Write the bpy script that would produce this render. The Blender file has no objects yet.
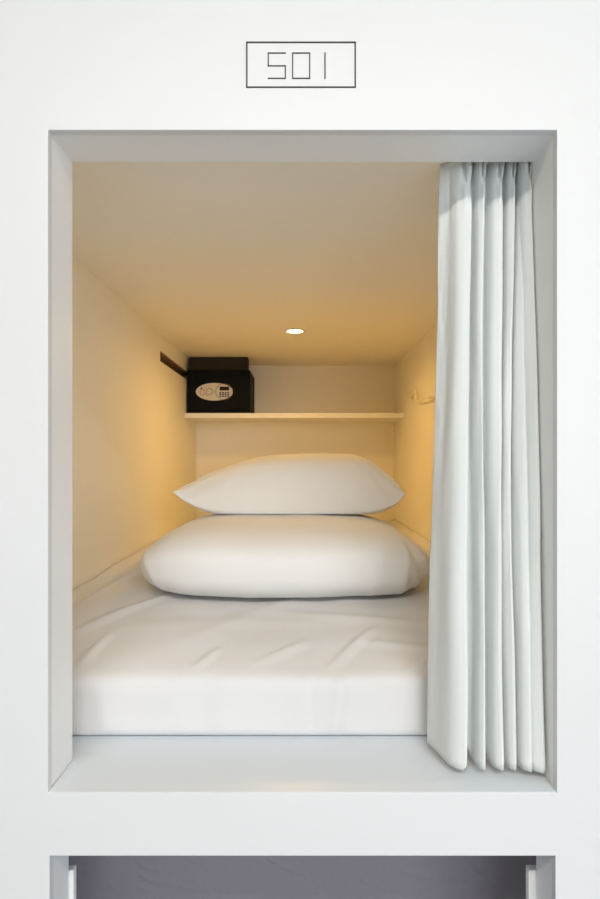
import bpy, bmesh, math, random
from mathutils import Vector, noise

random.seed(4)
C = bpy.context.scene.collection
PI = math.pi
ZC = 1.75            # eye height above the corridor floor
CAM_D = 0.90         # camera to facade
PX = 655.0           # pixels per metre on the facade
VX, VY = 301.5, 460.0

def fx(px): return (px - VX) / PX             # facade pixel -> x
def fz(py): return ZC + (VY - py) / PX        # facade pixel -> z
def dep(s): return CAM_D / s - CAM_D          # scale -> depth behind the facade

# ------------------------------------------------------------------ helpers
def tag(o, label=None, cat=None, group=None, kind=None):
    if label: o['label'] = label
    if cat: o['category'] = cat
    if group: o['group'] = group
    if kind: o['kind'] = kind
    return o

def empty(name, loc):
    o = bpy.data.objects.new(name, None)
    o.empty_display_size = 0.05
    C.objects.link(o)
    o.location = loc
    return o

def obj(name, bm, mat, parent=None, smooth=False, bevel=0, seg=2, recalc=True):
    if recalc:
        bmesh.ops.recalc_face_normals(bm, faces=bm.faces)
    me = bpy.data.meshes.new(name)
    if parent is not None:
        off = Vector(parent.location)
        p = parent.parent
        while p is not None:
            off += Vector(p.location); p = p.parent
        for v in bm.verts: v.co -= off
    bm.to_mesh(me); bm.free()
    o = bpy.data.objects.new(name, me)
    C.objects.link(o)
    me.materials.append(mat)
    if parent is not None: o.parent = parent
    if smooth:
        for p in me.polygons: p.use_smooth = True
    if bevel:
        m = o.modifiers.new('bevel', 'BEVEL')
        m.width = bevel; m.segments = seg; m.limit_method = 'ANGLE'; m.angle_limit = math.radians(40)
    return o

def box(bm, x0, x1, y0, y1, z0, z1):
    v = [bm.verts.new((x, y, z)) for x in (x0, x1) for y in (y0, y1) for z in (z0, z1)]
    for f in ((0,1,3,2), (4,6,7,5), (0,4,5,1), (2,3,7,6), (0,2,6,4), (1,5,7,3)):
        bm.faces.new([v[i] for i in f])

def boxm(*a):
    bm = bmesh.new(); box(bm, *a); return bm

def holed(us, vs, holes, t0, t1, to):
    """slab with rectangular holes; to(u, v, t) -> point"""
    bm = bmesh.new(); cache = {}
    def V(i, j, t):
        k = (i, j, t)
        if k not in cache: cache[k] = bm.verts.new(to(us[i], vs[j], t))
        return cache[k]
    nu, nv = len(us) - 1, len(vs) - 1
    solid = lambda i, j: 0 <= i < nu and 0 <= j < nv and (i, j) not in holes
    for i in range(nu):
        for j in range(nv):
            if not solid(i, j): continue
            for t in (t0, t1):
                bm.faces.new((V(i,j,t), V(i+1,j,t), V(i+1,j+1,t), V(i,j+1,t)))
            if not solid(i-1, j): bm.faces.new((V(i,j,t0), V(i,j+1,t0), V(i,j+1,t1), V(i,j,t1)))
            if not solid(i+1, j): bm.faces.new((V(i+1,j,t0), V(i+1,j+1,t0), V(i+1,j+1,t1), V(i+1,j,t1)))
            if not solid(i, j-1): bm.faces.new((V(i,j,t0), V(i+1,j,t0), V(i+1,j,t1), V(i,j,t1)))
            if not solid(i, j+1): bm.faces.new((V(i,j+1,t0), V(i+1,j+1,t0), V(i+1,j+1,t1), V(i,j+1,t1)))
    return bm

def disc(bm, c, ru, rv, t, n=48, plane='xz', a0=0, u0=-9, u1=9):
    """flat elliptical plate, thickness t towards -y (plane xz) or -z (plane xy)"""
    ring = []
    for k in range(n):
        a = 2 * PI * k / n
        ring.append((max(u0, min(u1, ru * math.cos(a))), rv * math.sin(a)))
    def P(p, d):
        return (c[0]+p[0], c[1]-d, c[2]+p[1]) if plane == 'xz' else (c[0]+p[0], c[1]+p[1], c[2]-d)
    a = [bm.verts.new(P(p, 0)) for p in ring]
    b = [bm.verts.new(P(p, t)) for p in ring]
    bm.faces.new(a); bm.faces.new(list(reversed(b)))
    for i in range(n):
        bm.faces.new((a[i], a[(i+1) % n], b[(i+1) % n], b[i]))

def ring_bm(bm, c, ru, rv, w, t, n=48, plane='xz'):
    def P(x, q, d):
        return (c[0]+x, c[1]-d, c[2]+q) if plane == 'xz' else (c[0]+x, c[1]+q, c[2]-d)
    L = []
    for k in range(n):
        a = 2 * PI * k / n; ca, sa = math.cos(a), math.sin(a)
        L.append([bm.verts.new(P(ru*ca, rv*sa, 0)), bm.verts.new(P(ru*ca, rv*sa, t)),
                  bm.verts.new(P((ru-w)*ca, (rv-w)*sa, t)), bm.verts.new(P((ru-w)*ca, (rv-w)*sa, 0))])
    for k in range(n):
        p, q = L[k], L[(k+1) % n]
        for i in range(4):
            bm.faces.new((p[i], q[i], q[(i+1) % 4], p[(i+1) % 4]))

def crom(P, n):
    """Catmull-Rom through points (tuples of any length)"""
    out = []
    for i in range(len(P) - 1):
        p0 = P[max(i-1, 0)]; p1 = P[i]; p2 = P[i+1]; p3 = P[min(i+2, len(P)-1)]
        for k in range(n):
            t = k / n
            out.append(tuple(0.5*((2*b) + (c-a)*t + (2*a-5*b+4*c-d)*t*t + (3*b-a-3*c+d)*t**3)
                             for a, b, c, d in zip(p0, p1, p2, p3)))
    out.append(tuple(P[-1]))
    return out

def tube(bm, pts, r, n=10):
    pts = [Vector(p) for p in pts]; rings = []
    for i, p in enumerate(pts):
        t = (pts[min(i+1, len(pts)-1)] - pts[max(i-1, 0)]).normalized()
        ref = Vector((0, 0, 1)) if abs(t.z) < .9 else Vector((1, 0, 0))
        a = t.cross(ref).normalized(); b = t.cross(a)
        rings.append([bm.verts.new(p + r*(math.cos(2*PI*k/n)*a + math.sin(2*PI*k/n)*b)) for k in range(n)])
    for i in range(len(rings)-1):
        for k in range(n):
            bm.faces.new((rings[i][k], rings[i][(k+1) % n], rings[i+1][(k+1) % n], rings[i+1][k]))
    bm.faces.new(rings[0]); bm.faces.new(list(reversed(rings[-1])))

def nz(x, y, z=0.0, f=1.0): return noise.noise(Vector((x*f, y*f, z*f)))
def sst(a, b, x):
    t = max(0.0, min(1.0, (x-a)/(b-a))); return t*t*(3-2*t)

# ------------------------------------------------------------------ materials
def mat(name, col, rough=0.5, bump=0.0, scale=60, var=0.0, metal=0.0, stretch=(1,1,1), spec=0.5, detail=4, bdist=0.002):
    m = bpy.data.materials.new(name); m.use_nodes = True
    nt = m.node_tree; b = nt.nodes['Principled BSDF']
    b.inputs['Base Color'].default_value = (*col, 1)
    b.inputs['Roughness'].default_value = rough
    b.inputs['Metallic'].default_value = metal
    b.inputs['Specular IOR Level'].default_value = spec
    tc = nt.nodes.new('ShaderNodeTexCoord'); mp = nt.nodes.new('ShaderNodeMapping')
    mp.inputs['Scale'].default_value = stretch
    nt.links.new(tc.outputs['Object'], mp.inputs['Vector'])
    n = nt.nodes.new('ShaderNodeTexNoise'); n.inputs['Scale'].default_value = scale; n.inputs['Detail'].default_value = detail
    nt.links.new(mp.outputs['Vector'], n.inputs['Vector'])
    if bump:
        bp = nt.nodes.new('ShaderNodeBump'); bp.inputs['Strength'].default_value = bump; bp.inputs['Distance'].default_value = bdist
        nt.links.new(n.outputs['Fac'], bp.inputs['Height']); nt.links.new(bp.outputs['Normal'], b.inputs['Normal'])
    if var:
        mx = nt.nodes.new('ShaderNodeMix'); mx.data_type = 'RGBA'
        mx.inputs[6].default_value = (*[c*(1-var) for c in col], 1)
        mx.inputs[7].default_value = (*[min(1, c*(1+var)) for c in col], 1)
        nt.links.new(n.outputs['Fac'], mx.inputs[0]); nt.links.new(mx.outputs[2], b.inputs['Base Color'])
    return m

def emit(name, col, s):
    m = bpy.data.materials.new(name); m.use_nodes = True
    b = m.node_tree.nodes['Principled BSDF']
    b.inputs['Base Color'].default_value = (.9, .9, .9, 1)
    b.inputs['Emission Color'].default_value = (*col, 1)
    b.inputs['Emission Strength'].default_value = s
    return m

M = {}
M['facade'] = mat('white_painted_board', (.665, .665, .665), .45, .12, 9, .006, stretch=(.6, 1, 6))
M['liner'] = mat('white_painted_wood_liner', (.82, .82, .805), .42, .22, 14, .01, stretch=(1, 1, 1.4))
M['sill'] = mat('pale_grey_painted_sill', (.67, .72, .775), .36, .1, 10, .01)
M['inner'] = mat('cream_white_inner_paint', (.885, .84, .725), .55, .08, 40, .01)
M['shelf'] = mat('cream_painted_shelf', (.82, .80, .75), .4, .05, 30, .01)
M['linen'] = mat('white_cotton_sheet', (.665, .66, .665), .85, .12, 700, .0, spec=.15, bdist=.0006)
M['pillow'] = mat('white_cotton_pillowcase', (.75, .745, .74), .85, .12, 700, .0, spec=.15, bdist=.0006)
M['curtain'] = mat('off_white_cotton_curtain', (.69, .71, .70), .8, .15, 500, .01, spec=.2, bdist=.0006)
M['safe'] = mat('black_textured_steel', (.004, .0045, .004), .6, .1, 300, .0, spec=.12)
M['gap_block'] = mat('charcoal_block', (.03, .024, .016), .7, .1, 200, .05, spec=.15)
M['badge'] = mat('champagne_plastic', (.66, .62, .55), .35, .02, 50)
M['badge_line'] = mat('brown_print', (.16, .12, .09), .5)
M['badge_red'] = mat('rust_print', (.42, .17, .08), .5)
M['key'] = mat('dark_rubber_key', (.05, .05, .05), .5)
M['screen'] = mat('black_display', (.006, .006, .008), .15)
M['ink'] = mat('black_number_paint', (.02, .02, .02), .6)
M['slot'] = mat('dark_brown_slot', (.34, .24, .15), .6, .1, 40, .08)
M['ringm'] = mat('cream_lamp_ring', (.8, .78, .72), .4)
M['hookm'] = mat('cream_enamel_hook', (.88, .84, .74), .3)
M['lower'] = mat('mauve_grey_fabric', (.27, .245, .275), .5, .3, 160, .06, spec=.3, bdist=.001)
M['floor'] = mat('grey_floor_vinyl', (.44, .52, .62), .5, .05, 30, .03)
M['wallp'] = mat('grey_corridor_paint', (.42, .42, .42), .6, .05, 40, .01)
M['housing'] = mat('white_lamp_housing', (.8, .8, .8), .4)
M['diffuser'] = emit('lamp_diffuser_glow', (1, .93, .84), 3.0)
M['lens'] = emit('downlight_lens_glow', (1, .80, .50), 14.0)
M['frame'] = mat('white_window_frame', (.75, .75, .75), .4)
g = bpy.data.materials.new('clear_window_glass'); g.use_nodes = True
nt = g.node_tree; nt.nodes.clear()
o_ = nt.nodes.new('ShaderNodeOutputMaterial'); mx_ = nt.nodes.new('ShaderNodeMixShader')
tr_ = nt.nodes.new('ShaderNodeBsdfTransparent'); gl_ = nt.nodes.new('ShaderNodeBsdfGlossy'); fr_ = nt.nodes.new('ShaderNodeFresnel')
gl_.inputs['Roughness'].default_value = 0.02
nt.links.new(fr_.outputs[0], mx_.inputs[0]); nt.links.new(tr_.outputs[0], mx_.inputs[1])
nt.links.new(gl_.outputs[0], mx_.inputs[2]); nt.links.new(mx_.outputs[0], o_.inputs[0])
M['glass'] = g

# ------------------------------------------------------------------ key dimensions
OL, OR_, OT, OB = fx(48), fx(557), fz(130), fz(793)             # upper opening
LL, LR, LT, LB = fx(49.5), fx(555.5), fz(856), ZC - 1059/PX     # lower opening
WL, WR = -386/PX, 340/PX                                        # inner side walls
HC = ZC + 346/PX                                                # inner ceiling
BACK = dep(.273)
JAMB = dep(.90)
PANEL = .015
ROOM = dict(x0=-2.5, x1=3.6, y0=-4.2, z1=3.4)

# ------------------------------------------------------------------ the setting
S = lambda o, label: tag(o, label, kind='structure')
fxy = lambda u, v, t: (u, t, v)
us = [ROOM['x0'], OL, OR_, ROOM['x1']]
# facade: the lower hole is a hair narrower than the upper one, so use separate columns
us = sorted({ROOM['x0'], OL, LL, LR, OR_, ROOM['x1']})
vs = [0.0, LB, LT, OB, OT, ROOM['z1']]
iu = {u: i for i, u in enumerate(us)}
holes = {(i, 3) for i in range(iu[OL], iu[OR_])} | {(i, 1) for i in range(iu[LL], iu[LR])}
S(obj('wall_front', holed(us, vs, holes, 0.0, PANEL, fxy), M['facade'], bevel=.0012), 'white painted bunk facade board with two rectangular openings')
e = .0012
hl = [WL-.2, OL-e, OR_+e, WR+.2]
S(obj('trim_1', holed(hl, [OB-.0615, OB-e, OT+e, ROOM['z1']-.01], {(1, 1)}, PANEL+.0012, JAMB, fxy), M['liner'], bevel=.0012),
  'white painted wooden liner around the upper bunk opening')
S(obj('trim_2', holed([WL-.2, LL-e, LR+e, WR+.2], [.0, LB-e, LT+e, OB-.063], {(1, 1)}, PANEL+.0012, dep(.92), fxy), M['liner'], bevel=.0012),
  'white painted liner around the lower opening')
# sill and platform of the upper bunk
S(obj('trim_3', boxm(OL+.0003, OR_-.0003, .0012, JAMB+.0005, OB+.0001, OB+.0009), M['sill']), 'pale grey sill along the front of the upper bunk')
S(obj('floor_bunk', boxm(WL, WR, JAMB+.0005, BACK, OB-.06, OB), M['sill']), 'white platform under the upper mattress')
# inner side walls; the left one has a long slot beside the safe
ys = [JAMB, dep(.366), dep(.283), BACK]
zs = [OB, ZC+270/PX, ZC+300/PX, HC]
S(obj('wall_left', holed(ys, zs, {(1, 1)}, WL, WL-.07, lambda u, v, t: (t, u, v)), M['inner'], bevel=.001), 'cream left wall inside the upper bunk')
S(obj('wall_right', boxm(WR, WR+.05, JAMB, BACK, OB, HC), M['inner']), 'cream right wall inside the upper bunk')
S(obj('wall_back', boxm(WL-.07, WR+.05, BACK, BACK+.05, OB-.06, HC+.05), M['inner']), 'cream back wall inside the upper bunk')
S(obj('ceiling', boxm(WL-.07, WR+.05, JAMB, BACK, HC, HC+.05), M['inner']), 'cream ceiling inside the upper bunk')
# lower bunk shell
S(obj('wall_left_lower', boxm(WL-.05, WL, dep(.92), BACK, .0, OB-.06), M['inner']), 'left wall inside the lower bunk')
S(obj('wall_right_lower', boxm(WR, WR+.05, dep(.92), BACK, .0, OB-.06), M['inner']), 'right wall inside the lower bunk')
S(obj('wall_back_lower', boxm(WL-.05, WR+.05, BACK, BACK+.05, .0, OB-.06), M['inner']), 'back wall inside the lower bunk')
S(obj('floor_lower', boxm(WL, WR, dep(.92), BACK, .0, LB), M['sill']), 'platform of the lower bunk')
# corridor in front of the bunks
R = ROOM
S(obj('floor', boxm(R['x0'], R['x1'], R['y0'], 0, -.05, 0), M['floor']), 'grey corridor floor')
S(obj('ceiling_corridor', boxm(R['x0'], R['x1'], R['y0'], PANEL, R['z1'], R['z1']+.05), M['wallp']), 'white corridor ceiling')
S(obj('wall_corridor_left', boxm(R['x0']-.05, R['x0'], R['y0'], PANEL, 0, R['z1']), M['wallp']), 'white corridor end wall')
W2 = (-2.45, -1.15, 1.25, 2.55)  # window added in the unseen end wall to brighten the left jamb
S(obj('wall_corridor_right', holed([R['y0'], W2[0], W2[1], PANEL], [0, W2[2], W2[3], R['z1']], {(1, 1)}, R['x1'], R['x1']+.15, lambda u, v, t: (t, u, v)), M['wallp']), 'corridor end wall with a small added window')
w2 = obj('added_window', holed([W2[0]+.001, W2[0]+.05, W2[1]-.05, W2[1]-.001], [W2[2]+.001, W2[2]+.05, W2[3]-.05, W2[3]-.001], {(1, 1)}, R['x1']+.05, R['x1']+.10, lambda u, v, t: (t, u, v)), M['frame'], bevel=.003)
S(w2, 'small white framed window added in the unseen corridor end wall for side light')
bm = bmesh.new(); box(bm, R['x1']+.073, R['x1']+.077, W2[0]+.05, W2[1]-.05, W2[2]+.05, W2[3]-.05)
obj('pane', bm, M['glass'], w2)
WX0, WX1, WZ0, WZ1 = -.30, 2.75, 1.20, 3.10
S(obj('wall_opposite', holed([R['x0'], WX0, WX1, R['x1']], [0, WZ0, WZ1, R['z1']], {(1, 1)}, R['y0']-.15, R['y0'], fxy), M['wallp']), 'white corridor wall with a window')
wf = obj('window_1', holed([WX0+.001, WX0+.05, (WX0+WX1)/2-.02, (WX0+WX1)/2+.02, WX1-.05, WX1-.001], [WZ0+.001, WZ0+.05, WZ1-.05, WZ1-.001], {(1, 1), (3, 1)},
         R['y0']-.10, R['y0']-.05, fxy), M['frame'], bevel=.003)
S(wf, 'white framed corridor window')
bm = bmesh.new(); box(bm, WX0+.05, WX1-.05, R['y0']-.077, R['y0']-.073, WZ0+.05, WZ1-.05)
obj('pane', bm, M['glass'], wf)

# ------------------------------------------------------------------ painted number
def bars(segs, w, t=.0007):
    bm = bmesh.new()
    for (x0, y0, x1, y1) in segs:
        xa, xb = sorted((fx(x0), fx(x1))); za, zb = sorted((fz(y0), fz(y1)))
        h = w/PX/2
        box(bm, xa-h, xb+h, -t, -.00005, za-h, zb+h)
    return bm
sg = empty('room_number_sign', (fx(301), -.0005, fz(87.3)))
tag(sg, 'thin black outlined number 501 on the white facade above the opening', 'sign')
obj('border', bars([(246.8,42.5,355.2,42.5),(246.8,87.3,355.2,87.3),(246.8,42.5,246.8,87.3),(355.2,42.5,355.2,87.3)], 1.45), M['ink'], sg)
obj('digit_five', bars([(268.3,53.2,285.3,53.2),(268.3,53.2,268.3,66),(268.3,66,285.3,66),(285.3,66,285.3,78.5),(268.3,78.5,285.3,78.5)], 1.15), M['ink'], sg)
obj('digit_zero', bars([(292.6,53.2,309.7,53.2),(292.6,53.2,292.6,78.5),(309.7,53.2,309.7,78.5),(292.6,78.5,309.7,78.5)], 1.15), M['ink'], sg)
obj('digit_one', bars([(325,53.2,325,78.5)], 1.3), M['ink'], sg)

# ------------------------------------------------------------------ slot in the left wall
bm = holed([ys[1]+.001, ys[1]+.004, ys[2]-.004, ys[2]-.001], [zs[1]+.001, zs[1]+.004, zs[2]-.004, zs[2]-.001], {(1, 1)}, WL-.004, WL-.06, lambda u, v, t: (t, u, v))
va = empty('air_vent', (WL-.06, ys[1], zs[1]))
tag(va, 'long dark brown slot recessed in the left wall, running behind the black safe', 'vent')
obj('slot_lining', bm, M['slot'], va)
obj('slot_back', boxm(WL-.066, WL-.0605, ys[1]+.001, ys[2]-.001, zs[1]+.001, zs[2]-.001), M['slot'], va)

# ------------------------------------------------------------------ shelf and safe
SH_F = dep(.304); SH_T = ZC + (VY-413)/.304/PX
tag(obj('wall_shelf', boxm(WL+.0008, WR-.0008, SH_F, BACK-.0008, SH_T-.025, SH_T), M['shelf'], bevel=.0015),
    'long cream shelf spanning the back wall above the pillows', 'shelf')

sf = .300; SF = dep(sf)
def sx(px): return (px-VX)/sf/PX
def sz(py): return ZC + (VY-py)/sf/PX
x0, x1, z0, z1 = sx(187)+.001, sx(250), SH_T+.0006, sz(370)
safe = empty('safe', ((x0+x1)/2, SF+.1, z0))
tag(safe, 'small black electronic safe with an oval keypad badge, standing on the shelf', 'safe')
obj('body', boxm(x0, x1, SF+.006, BACK-.003, z0, z1), M['safe'], safe, bevel=.003)
tag(obj('top_block', boxm(sx(188.6), sx(247.5), SF+.018, SF+.085, z1+.0005, HC-.0008), M['gap_block'], safe, bevel=.003), 'charcoal block filling the gap up to the ceiling')  # charcoal block makes the dark band between safe top and ceiling
door = obj('door', boxm(x0+.004, x1-.004, SF, SF+.0055, z0+.018, z1-.006), M['safe'], safe, bevel=.002)
ec = (sx(214.5), SF-.0002, sz(391.8))
ru, rv = (233.2-196)/2/sf/PX, (400.7-383)/2/sf/PX
bm = bmesh.new(); disc(bm, ec, ru, rv, .004, 64)
badge = obj('keypad_badge', bm, M['badge'], safe, bevel=.0012)
tag(badge, 'champagne oval badge')
kc = (sx(224.4), SF-.0044, sz(391.8))
bm = bmesh.new(); ring_bm(bm, kc, rv*.99, rv*.93, .0022, .0012, 40)
obj('keypad_ring', bm, M['badge_line'], badge)
bm = boxm(sx(219.8), sx(229.2), SF-.0062, SF-.0042, sz(390.6), sz(386.8))
tag(obj('display', bm, M['screen'], badge, bevel=.0008), 'small black display')
for r in range(3):
    for c in range(4):
        cx = 220.5 + c*2.65; cy = 392.9 + r*1.8
        obj('button', boxm(sx(cx-.9), sx(cx+.9), SF-.0068, SF-.0042, sz(cy+.65), sz(cy-.65)), M['key'], badge)
bm = bmesh.new(); ring_bm(bm, (sx(202.6), SF-.0044, sz(392.3)), .0135, .0175, .0026, .0012, 32)
obj('emblem_ring', bm, M['badge_red'], badge)
bm = bmesh.new(); disc(bm, (sx(201.5), SF-.0044, sz(388.4)), .006, .0035, .0012, 20)
obj('emblem_dot', bm, M['badge_line'], badge)
bm = bmesh.new()
leaf = crom([(sx(207.2), SF-.0048, sz(395.4)), (sx(206.6), SF-.0048, sz(391.5)), (sx(209), SF-.0048, sz(388.2)), (sx(213.5), SF-.0048, sz(391.5)), (sx(211), SF-.0048, sz(394.3)), (sx(207.2), SF-.0048, sz(395.4))], 6)
tube(bm, leaf, .0014, 6)
obj('emblem_leaf', bm, M['badge_line'], badge)

# ------------------------------------------------------------------ downlight
LS = .374; LC = ((295-VX)/LS/PX, dep(LS), HC)
dl = empty('downlight', LC)
tag(dl, 'small round glowing downlight set into the bunk ceiling', 'ceiling light')
bm = bmesh.new(); ring_bm(bm, (LC[0], LC[1], HC-.0002), .042, .042, .0095, .004, 48, 'xy')
obj('trim_ring', bm, M['ringm'], dl, smooth=False, bevel=.001)
bm = bmesh.new(); disc(bm, (LC[0], LC[1], HC-.0002), .0322, .0322, .0025, 40, 'xy')
tag(obj('lens', bm, M['lens'], dl), 'glowing warm white lens')

# ------------------------------------------------------------------ coat hook on the right wall
def rw(px, py, off):   # point on the right wall seen at that place, standing off the wall
    s = (px-VX)/(WR*PX); return Vector((WR-off, dep(s), ZC+(VY-py)/s/PX))
hk = empty('coat_hook', rw(421, 400, 0))
tag(hk, 'pale bent wire coat hook on the right wall, half hidden by the curtain', 'hook')
obj('wire', (lambda bm: (tube(bm, crom([rw(412.5,397.5,.007), rw(414.5,393.6,.013), rw(418,390.6,.017), rw(419.5,394.8,.017), rw(421,401.6,.017), rw(425.5,400.6,.022), rw(431,398,.026), rw(434,397.5,.02)], 8), .0042, 10), bm)[1])(bmesh.new()), M['hookm'], hk, smooth=True)
p = rw(412.5, 397.5, 0); q = rw(434, 397.5, 0)
for pt, off in ((p, .009), (q, .02)):
    bm = bmesh.new()
    tube(bm, [Vector((WR-.0008, pt.y, pt.z)), Vector((WR-off, pt.y, pt.z))], .006, 14)
    obj('wall_mount', bm, M['hookm'], hk)

# ------------------------------------------------------------------ mattress under a white fitted sheet
LPZ = ZC - .328
LP = dict(x0=-.420, x1=.338, y0=.462, y1=1.19, h=.157)
MF = dep(.837); MTOP = ZC - .331
def build_mattress():
    zb = OB + .0008
    prof = [(MF+.012, zb), (MF+.001, zb+.010), (MF, ZC-.46), (MF+.0005, ZC-.425), (MF+.003, ZC-.409), (MF+.010, ZC-.399),
            (MF+.026, ZC-.391), (MF+.08, ZC-.376), (MF+.16, ZC-.359), (MF+.30, ZC-.343), (MF+.5, ZC-.335), (MF+.9, MTOP), (BACK-.06, MTOP), (BACK-.01, MTOP-.02)]
    P = []
    for i in range(len(prof)-1):
        a, b = prof[i], prof[i+1]
        L = math.hypot(b[0]-a[0], b[1]-a[1]); n = max(2, int(L/.009))
        if a[0] > 1.0: n = max(2, int(L/.04))
        seg = crom([prof[max(i-1,0)], a, b, prof[min(i+2,len(prof)-1)]], n)[n:2*n]
        P += seg
    P.append(prof[-1])
    XL, XR = WL+.003, WR-.003
    nx = 150
    bm = bmesh.new(); G = []
    # (x0,y0) - (x1,y1), height, width : creases on the top of the sheet
    cre = [(-.50,.30,-.30,.62,.005,.016), (-.30,.22,.05,.60,.003,.03), (-.42,.20,-.40,.34,.005,.010), (.05,.20,.16,.36,.006,.009),
           (.20,.19,.34,.34,.006,.010), (-.10,.205,.02,.30,.004,.010), (-.45,.36,.2,.40,.002,.03), (-.1,.45,.45,.33,.003,.02),
           (-.20,.20,-.16,.27,.005,.008), (.10,.30,.40,.24,.003,.012), (-.53,.45,-.47,1.2,.004,.012)]
    for (y, z) in P:
        row = []
        for i in range(nx+1):
            x = XL + (XR-XL)*i/nx
            zz, yy = z, y
            top = sst(ZC-.41, ZC-.375, z); front = 1-sst(MF+.002, MF+.03, y)
            d = 0.0
            for (a, b, c, e2, h, w) in cre:
                dx, dy = c-a, e2-b; L2 = dx*dx+dy*dy
                t = max(-.15, min(1.15, ((x-a)*dx+(y-b)*dy)/L2))
                q = math.hypot(x-(a+t*dx), y-(b+t*dy))
                fade = max(0, 1-abs(2*t-1)**3) if 0 <= t <= 1 else 0
                d += 1.6*h*fade*(math.exp(-(q/w)**2) - .35*math.exp(-(q/(w*2.2))**2))
            d += .006*nz(x, y, 3.1, 3.2) + .0022*nz(x, y, 7.7, 11)
            zz += top*d
            if y > .45 and LP['x0']-.03 < x < LP['x1']+.03: zz = min(zz, LPZ-.0015)
            # fullness next to the side walls
            ed = min(x-XL, XR-x)
            zz += top*(.004*math.exp(-(ed/.010)**2) - .009*math.exp(-((ed-.035)/.02)**2))
            # the front drop: slow bulges, a few hanging folds
            fz_ = front*sst(zb, zb+.02, z)
            yy += fz_*(.007*nz(x, z*.5, 1.3, 4.5) + .0030*nz(x, z*.35, 5.5, 16))
            for (fx0, w, h, sl) in ((-.50,.012,.008,.25), (-.36,.02,.004,-.1), (.06,.012,.006,.12), (.015,.01,-.004,.05), (.28,.02,.004,-.1), (-.15,.025,.003,.1)):
                yy -= fz_*h*math.exp(-((x-fx0-sl*(z-zb))/w)**2)
            zz += front*(1-sst(zb, zb+.02, z))*(.0025*max(0, nz(x, 0, 2.2, 5)))
            row.append(bm.verts.new((x, yy, max(zz, zb))))
        G.append(row)
    for j in range(len(G)-1):
        for i in range(nx):
            bm.faces.new((G[j][i], G[j][i+1], G[j+1][i+1], G[j+1][i]))
    # back, bottom and sides
    bb = [bm.verts.new((v.co.x, BACK-.01, zb)) for v in G[-1]]
    for i in range(nx): bm.faces.new((G[-1][i], G[-1][i+1], bb[i+1], bb[i]))
    for i in range(nx): bm.faces.new((G[0][i], bb[i], bb[i+1], G[0][i+1]))
    bm.faces.new([r[0] for r in G] + [bb[0]])
    bm.faces.new([r[-1] for r in G] + [bb[-1]])
    return bm
ms = obj('mattress', build_mattress(), M['linen'], smooth=True)
tag(ms, 'white sheeted mattress filling the upper bunk, under the pillows', 'mattress')

# ------------------------------------------------------------------ pillows
def sgnpow(v, p): return math.copysign(abs(v)**p, v)
def lower_pillow():
    bm = bmesh.new()
    nu, nv = 150, 64
    cx, cy = (LP['x0']+LP['x1'])/2, (LP['y0']+LP['y1'])/2
    a, b = (LP['x1']-LP['x0'])/2, (LP['y1']-LP['y0'])/2
    c = (LP['h']+.022)/2; zc = LPZ - .022 + c
    rows = []
    for j in range(1, nv):
        ph = -PI/2 + PI*j/nv
        cp, sp = math.cos(ph), math.sin(ph)
        rr = cp**.44; zz = sgnpow(sp, .76)
        row = []
        for i in range(nu):
            th = 2*PI*i/nu
            ux, uy = sgnpow(math.cos(th), .36), sgnpow(math.sin(th), .36)
            x = a*rr*ux; y = b*rr*uy; z = c*zz
            # front corners draw back a little, the left end leans out above the sheet
            if uy < 0: y += .035*abs(ux)**3*rr
            if z > 0: z *= 1 - .48*min(1, abs(x/a))**6 - .04*max(0, -y/b)**2 - .02*(x/a)
            n = .0040*nz(x, y, z, 4.0) + .0022*nz(x+3, y, z, 11)
            fr = sst(-.3, -.9, y/b)
            # gathers at the right end and a few soft diagonal pulls on the front
            gr = sst(.70, 1, x/a)*sst(0, -.9, y/b)
            n += gr*.0060*math.sin(z*70 + x*150)*(1-abs(zz)**2)
            n += fr*.0050*nz(x*9, 0, 6)*math.exp(-((zz+.72)/.2)**2)
            for (px_, sl, wd, hh) in ((.22, .25, .010, .005), (.285, .12, .008, .006), (-.33, -.5, .012, .004), (.05, .3, .014, .003)):
                n += fr*hh*math.exp(-((x-px_-sl*z)/wd)**2)*(1-zz*zz)
            n += fr*.0016*math.sin(x*26 + z*18 + 4*nz(x, z, 0, 4))*(1-zz*zz)
            lf = sst(-.75, -1, x/a)*fr
            n += lf*.0022*math.sin(z*90 - x*40)*(1-abs(zz))
            x += n*ux*rr; y += n*uy*rr; z += n*zz
            row.append(bm.verts.new((cx+x, cy+y, max(LPZ-.001, zc+z))))
        rows.append(row)
    for j in range(len(rows)-1):
        for i in range(nu):
            bm.faces.new((rows[j][i], rows[j][(i+1) % nu], rows[j+1][(i+1) % nu], rows[j+1][i]))
    bm.faces.new(list(reversed(rows[0]))); bm.faces.new(rows[-1])
    return bm
lp = obj('pillow', lower_pillow(), M['pillow'], smooth=True)
tag(lp, 'wide plump white pillow lying on the mattress, lower of the two', 'pillow', 'white pillows on the bunk bed')

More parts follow.
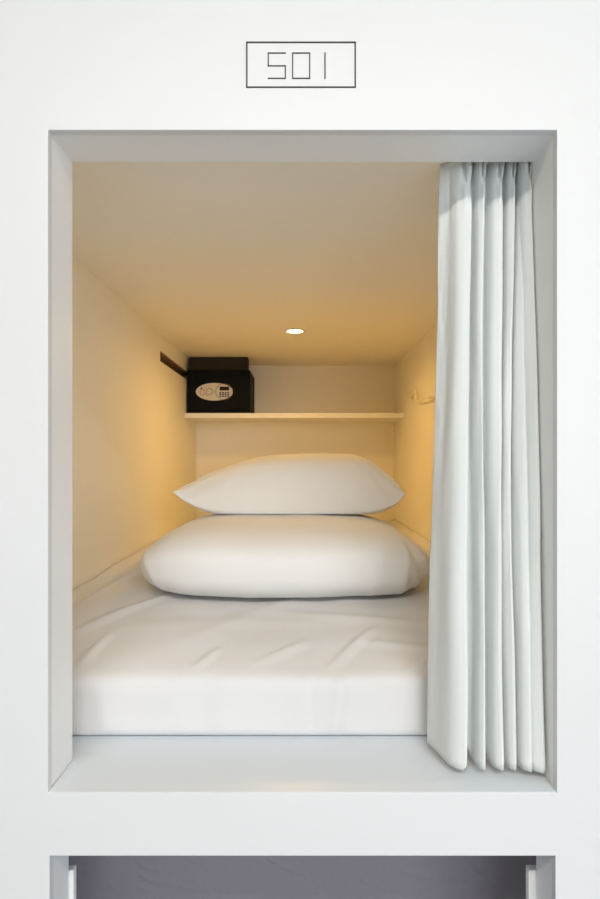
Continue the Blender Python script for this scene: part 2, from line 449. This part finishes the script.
UPZ = LPZ + LP['h'] + .002
def upper_pillow():
    bm = bmesh.new()
    nu, nv = 110, 80
    cx, cy, a, b = -.032, 1.16, .365, .245
    T = .184
    tab = [(-1,0),(-.97,.16),(-.9,.36),(-.78,.60),(-.52,.84),(-.24,.95),(.09,1.0),(.44,1.0),(.62,.97),(.76,.85),(.87,.62),(.95,.34),(1,0)]
    sm = crom(tab, 12)
    def prof_u(u):
        for (p, q) in zip(sm, sm[1:]):
            if p[0] <= u <= q[0] + 1e-9: return max(0, p[1] + (q[1]-p[1])*(u-p[0])/max(1e-9, q[0]-p[0]))
        return 0.0
    def P(u, v, side):
        # u across, v in depth (-1 = front)
        x = a*u*(1 - .035*(1-v*v) - (.035*v**6 if u > 0 else 0)); y = b*v*(1 - .06*(1-u*u))
        cu = abs(u)
        seam = .012 + .060*cu**(6 if u < 0 else 9)*(1 if u < 0 else .9)*(1 if v < 0 else .6) - .05*sst(.2, 1, v)
        hx = prof_u(u); hy = max(0, 1-abs(v)**2.8)
        if side > 0:
            h = T*hx*(hy**.5)
            z = seam*(1-.5*hx*hy) + h
            z += (.0045*nz(x, y, 9, 7) + .0025*nz(x, y, 2, 17))*hx*hy
            # creases running into the corners
            cr = sst(.6, 1, cu)*sst(.0, .9, -v)
            z += cr*(.010 if u > 0 else .006)*math.sin((abs(u)-abs(v))*26 + 1)*hx**.5
            pk = math.exp(-((v+.93)/.05)**2)*hx
            z += pk*.0040*nz(u*9, v*2, 4)
            y -= pk*.0060*nz(u*8, 1, 4)
            for (u0, v0, uu, ww, hh) in ((.55,-.75,.35,.05,.005), (.72,-.5,.3,.05,.005), (-.45,-.8,-.3,.05,.004), (.1,-.7,.15,.05,.003)):
                q = (u-u0) - uu*(v-v0)
                z += hh*math.exp(-(q/ww)**2)*math.exp(-((v-v0)/.28)**2)*hx*hy
        else:
            h = .055*(max(0, 1-u*u)**.8)*(hy**.5)
            z = max(.0, seam - h)
        return (cx+x, cy+y, UPZ+z)
    g = {}
    for side in (1, -1):
        for i in range(nu+1):
            for j in range(nv+1):
                u = -math.cos(PI*i/nu); v = -math.cos(PI*j/nv)
                edge = i in (0, nu) or j in (0, nv)
                k = (0 if edge else side, i, j)
                if k not in g: g[k] = bm.verts.new(P(u, v, side))
        for i in range(nu):
            for j in range(nv):
                q = []
                for (ii, jj) in ((i,j),(i+1,j),(i+1,j+1),(i,j+1)):
                    edge = ii in (0, nu) or jj in (0, nv)
                    q.append(g[(0 if edge else side, ii, jj)])
                bm.faces.new(q)
    return bm
up = obj('pillow', upper_pillow(), M['pillow'], smooth=True)
tag(up, 'white pillow with pointed corners resting on top of the wider pillow', 'pillow', 'white pillows on the bunk bed')

# ------------------------------------------------------------------ curtain
def build_curtain():
    zt, zbt = HC - .0015, ZC - 324/PX
    # front tips seen at the hem and at the heading (pixel columns), scale there
    tipb = [467.5, 486, 505, 517.2, 533.2, 546.6]; sb = [.957, .957, .957, .957, .962, .966]
    tipt = [472.5, 487.5, 505.5, 517.5, 528.0, 533.5]; st = [.882, .882, .882, .882, .883, .895]
    B, T = [], []
    B += [((427.3-VX)/.873/PX, dep(.873)), ((432-VX)/.886/PX, dep(.886))]
    T += [((440-VX)/.857/PX, dep(.857)), ((445-VX)/.861/PX, dep(.861))]
    # one lobe: long flank swinging round to face the room, tight turn, hidden return
    lobe = [(-.74, .80), (-.68, .42), (-.54, .17), (-.34, .05), (-.13, .0), (.0, .13), (.02, .50)]
    big = [(-.88, .66), (-.77, .42), (-.63, .21), (-.45, .085), (-.22, .012), (-.02, .03), (.03, .52)]
    WF = [1, .60, .82, 1, 1, 1.5]
    for k in range(6):
        xb, yb = (tipb[k]-VX)/sb[k]/PX, dep(sb[k])
        xt, yt = (tipt[k]-VX)/st[k]/PX, dep(st[k])
        wb = (tipb[k]-tipb[k-1])/PX*1.04*WF[k] if k else .040
        wt = (tipt[k]-tipt[k-1])/PX*1.12 if k else .038
        wt = max(wt, .012) if k < 5 else .024
        db, dt = (.052, .036) if k else (.046, .020)
        if k == 0:
            db, dt = .090, .028
        for (p, q) in (lobe if k else big):
            B.append((xb+p*wb, yb+q*db)); T.append((xt+p*wt, yt+q*dt))
    B[1] = ((B[0][0]+B[2][0])/2, (B[0][1]+B[2][1])/2); T[1] = ((T[0][0]+T[2][0])/2, (T[0][1]+T[2][1])/2)
    n = 5; CB, CT = crom(B, n), crom(T, n)
    rows = 90; bm = bmesh.new(); G = []
    m = len(CB)
    for r in range(rows+1):
        t = r/rows                        # 0 at the heading
        z = zt + (zbt-zt)*t
        w = t**.85
        row = []
        for i in range(m):
            x = CT[i][0] + (CB[i][0]-CT[i][0])*w
            y = CT[i][1] + (CB[i][1]-CT[i][1])*w
            k = i/(n*7)
            # heading: the tape pinches a small dent into the front of every pleat
            ph = (i - 2*n) % (7*n)
            dent = math.exp(-((ph - 3.6*n)/(.45*n))**2) if i > 2*n else 0
            y += dent*.012*(1-sst(.028, .050, t))
            y -= dent*.004*math.exp(-((t-.065)/.02)**2)
            if i > 2*n and ph > 4.1*n: x -= .004*math.exp(-((t-.055)/.022)**2)
            # slow sway of the cloth
            x += .0030*math.sin(t*5+k*2.1)*math.sin(PI*t) + .0022*nz(k*1.7, t*3, 1, 2.0)*math.sin(PI*t)
            y += .004*nz(i*.06, t*4, 4, 1.0)*math.sin(PI*min(1, t*1.05))
            if i < 3*n: y += .0018*nz(i*.25, t*22, 8, 1.0)
            x -= .0068*sst(1.5, 2.1, k)*(1-.6*sst(4.9, 5.5, k))*math.sin(PI*t**.75)
            x = min(x, WR-.02 if z > 0 else x)
            if y < JAMB+.003: x = min(x, OR_-.0020)
            lift = .011*sst(4.0*n, 5.3*n, ph)*sst(.955, 1, t) if i > 2*n else 0
            row.append(bm.verts.new((x, y, z + lift)))
        G.append(row)
    for j in range(rows):
        for i in range(m-1):
            bm.faces.new((G[j][i], G[j][i+1], G[j+1][i+1], G[j+1][i]))
    return bm
cu = obj('curtain', build_curtain(), M['curtain'], smooth=True, recalc=False)
so = cu.modifiers.new('cloth', 'SOLIDIFY'); so.thickness = .0016; so.offset = 0
tag(cu, 'off white pleated curtain drawn to the right side of the bunk opening', 'curtain')

# ------------------------------------------------------------------ lower opening: boards and mattress
BT = ZC - 447/PX
for (xa, xb, lab) in ((WL+.001, fx(VX-248.5), 'narrow white upright board inside the lower opening, behind the left jamb'),
                      (fx(VX+247.5), WR-.001, 'narrow white upright board inside the lower opening, behind the right jamb')):
    tag(obj('upright_board', boxm(xa, xb, dep(.918), dep(.905), LB+.0005, BT), M['liner'], bevel=.0015), lab, 'board', 'upright boards of the lower bunk')

def build_screen():
    xa, xb, z0, z1, y0 = WL+.01, WR-.01, LB+.015, OB-.068, .30
    nx, ny = 420, 240
    sp = lambda px, py: ((px-VX)/.75/PX, (VY-py)/.75/PX)
    cre = []
    for (p0, p1, h, w) in (((138,874),(180,884),.0035,.003), ((178,884),(214,887),.003,.003), ((212,887),(262,893),.002,.003), ((266,855),(312,876),.004,.003),
                           ((330,874),(352,862),.003,.003), ((322,882),(340,872),.003,.0025), ((360,880),(420,892),.003,.004), ((400,870),(470,884),.002,.004)):
        cre.append((*sp(*p0), *sp(*p1), h, w))
    for k in range(60):
        x = random.uniform(-.5, .42); z = random.uniform(-.93, -.80) if k < 44 else random.uniform(-1.5, -.95)
        an = random.choice((-.35, .25, -.6, .5)) + random.uniform(-.25, .25); L = random.uniform(.02, .07)
        cre.append((x, z, x+L*math.cos(an), z+L*math.sin(an), random.uniform(.0005, .0014), random.uniform(.0025, .0045)))
    bm = bmesh.new(); G = []
    for j in range(ny+1):
        q0 = j/ny; z = z1 + (z0-z1)*q0**2.2; row = []
        for i in range(nx+1):
            x = xa + (xb-xa)*i/nx; zr = z - ZC
            d = .006*nz(x, zr, 0, 3) + .0010*nz(x, zr, 5, 22)
            for (a, b, c, e2, h, w) in cre:
                dx, dy = c-a, e2-b; L2 = dx*dx+dy*dy
                t = ((x-a)*dx+(zr-b)*dy)/L2
                if 0 < t < 1:
                    q = math.hypot(x-(a+t*dx), zr-(b+t*dy)+.006*math.sin(t*PI))
                    if q < w*3: d += 1.5*h*math.exp(-(q/w)**2)*(1-abs(2*t-1)**4)
            row.append(bm.verts.new((x, y0-d, z)))
        G.append(row)
    for j in range(ny):
        for i in range(nx):
            bm.faces.new((G[j][i], G[j][i+1], G[j+1][i+1], G[j+1][i]))
    return bm
sm_ = obj('fabric_screen', build_screen(), M['lower'], smooth=True)
so = sm_.modifiers.new('cloth', 'SOLIDIFY'); so.thickness = .004; so.offset = 1
tag(sm_, 'creased mauve grey fabric screen filling the dark lower opening', 'screen')

# ------------------------------------------------------------------ corridor lamps and lights
def area(name, loc, size, power, col, rot=(0,0,0), shape='SQUARE', spread=None, size_y=None):
    L = bpy.data.lights.new(name, 'AREA'); L.shape = shape; L.size = size
    if size_y: L.size_y = size_y
    L.energy = power; L.color = col
    if spread: L.spread = spread
    o = bpy.data.objects.new(name, L); C.objects.link(o); o.location = loc; o.rotation_euler = rot
    return o
LX0, LX1, LY0, LY1 = -1.25, 1.25, -2.35, -2.05
cl = empty('ceiling_lamp', ((LX0+LX1)/2, (LY0+LY1)/2, R['z1']))
tag(cl, 'long white corridor ceiling lamp in front of the bunks', 'ceiling lamp')
obj('housing', boxm(LX0-.02, LX1+.02, LY0-.02, LY1+.02, R['z1']-.03, R['z1']-.0005), M['housing'], cl, bevel=.003)
obj('diffuser', boxm(LX0, LX1, LY0, LY1, R['z1']-.034, R['z1']-.0305), M['diffuser'], cl)
area('corridor_lamp_light', ((LX0+LX1)/2, (LY0+LY1)/2, R['z1']-.045), LX1-LX0, 86, (1, .94, .83), shape='RECTANGLE', size_y=LY1-LY0)
# daylight through the corridor window (portal onto the sky)
pt = area('window_portal', ((WX0+WX1)/2, R['y0']-.12, (WZ0+WZ1)/2), WX1-WX0, 1, (1,1,1), (PI/2, 0, 0), 'RECTANGLE', size_y=WZ1-WZ0)
pt.rotation_euler = (PI/2, 0, 0)
pt.data.cycles.is_portal = True
p2 = area('window_portal', (R['x1']+.12, (W2[0]+W2[1])/2, (W2[2]+W2[3])/2), W2[3]-W2[2], 1, (1,1,1), (0, PI/2, 0), 'RECTANGLE', size_y=W2[1]-W2[0])  # portal for the added side window
p2.data.cycles.is_portal = True
# the downlight's beam
area('downlight_beam', (LC[0], LC[1], HC-.006), .06, 3.5, (1, .575, .13), (0,0,0), 'DISK', spread=math.radians(165))

w = bpy.data.worlds.new('sky'); bpy.context.scene.world = w; w.use_nodes = True
bg = w.node_tree.nodes['Background']
bg.inputs['Color'].default_value = (.90, .95, 1.0, 1); bg.inputs['Strength'].default_value = 6.8

# ------------------------------------------------------------------ camera
cd = bpy.data.cameras.new('camera'); cam = bpy.data.objects.new('camera', cd); C.objects.link(cam)
cam.location = (0, -CAM_D, ZC); cam.rotation_euler = (PI/2, 0, 0)
cd.sensor_fit = 'VERTICAL'; cd.sensor_height = 36; cd.sensor_width = 24
cd.lens = CAM_D*PX/899*36
cd.shift_y = (VY-449.5)/899; cd.shift_x = -(VX-300)/899
cd.clip_start = .02
sc = bpy.context.scene; sc.camera = cam
sc.view_settings.view_transform = 'Standard'; sc.view_settings.look = 'None'
sc.view_settings.gamma = 1; sc.view_settings.use_curve_mapping = False
sc.view_settings.exposure = 0.0
sc.cycles.max_bounces = 14; sc.cycles.diffuse_bounces = 10
sc.cycles.use_denoising = True
sc.cycles.sample_clamp_indirect = 8
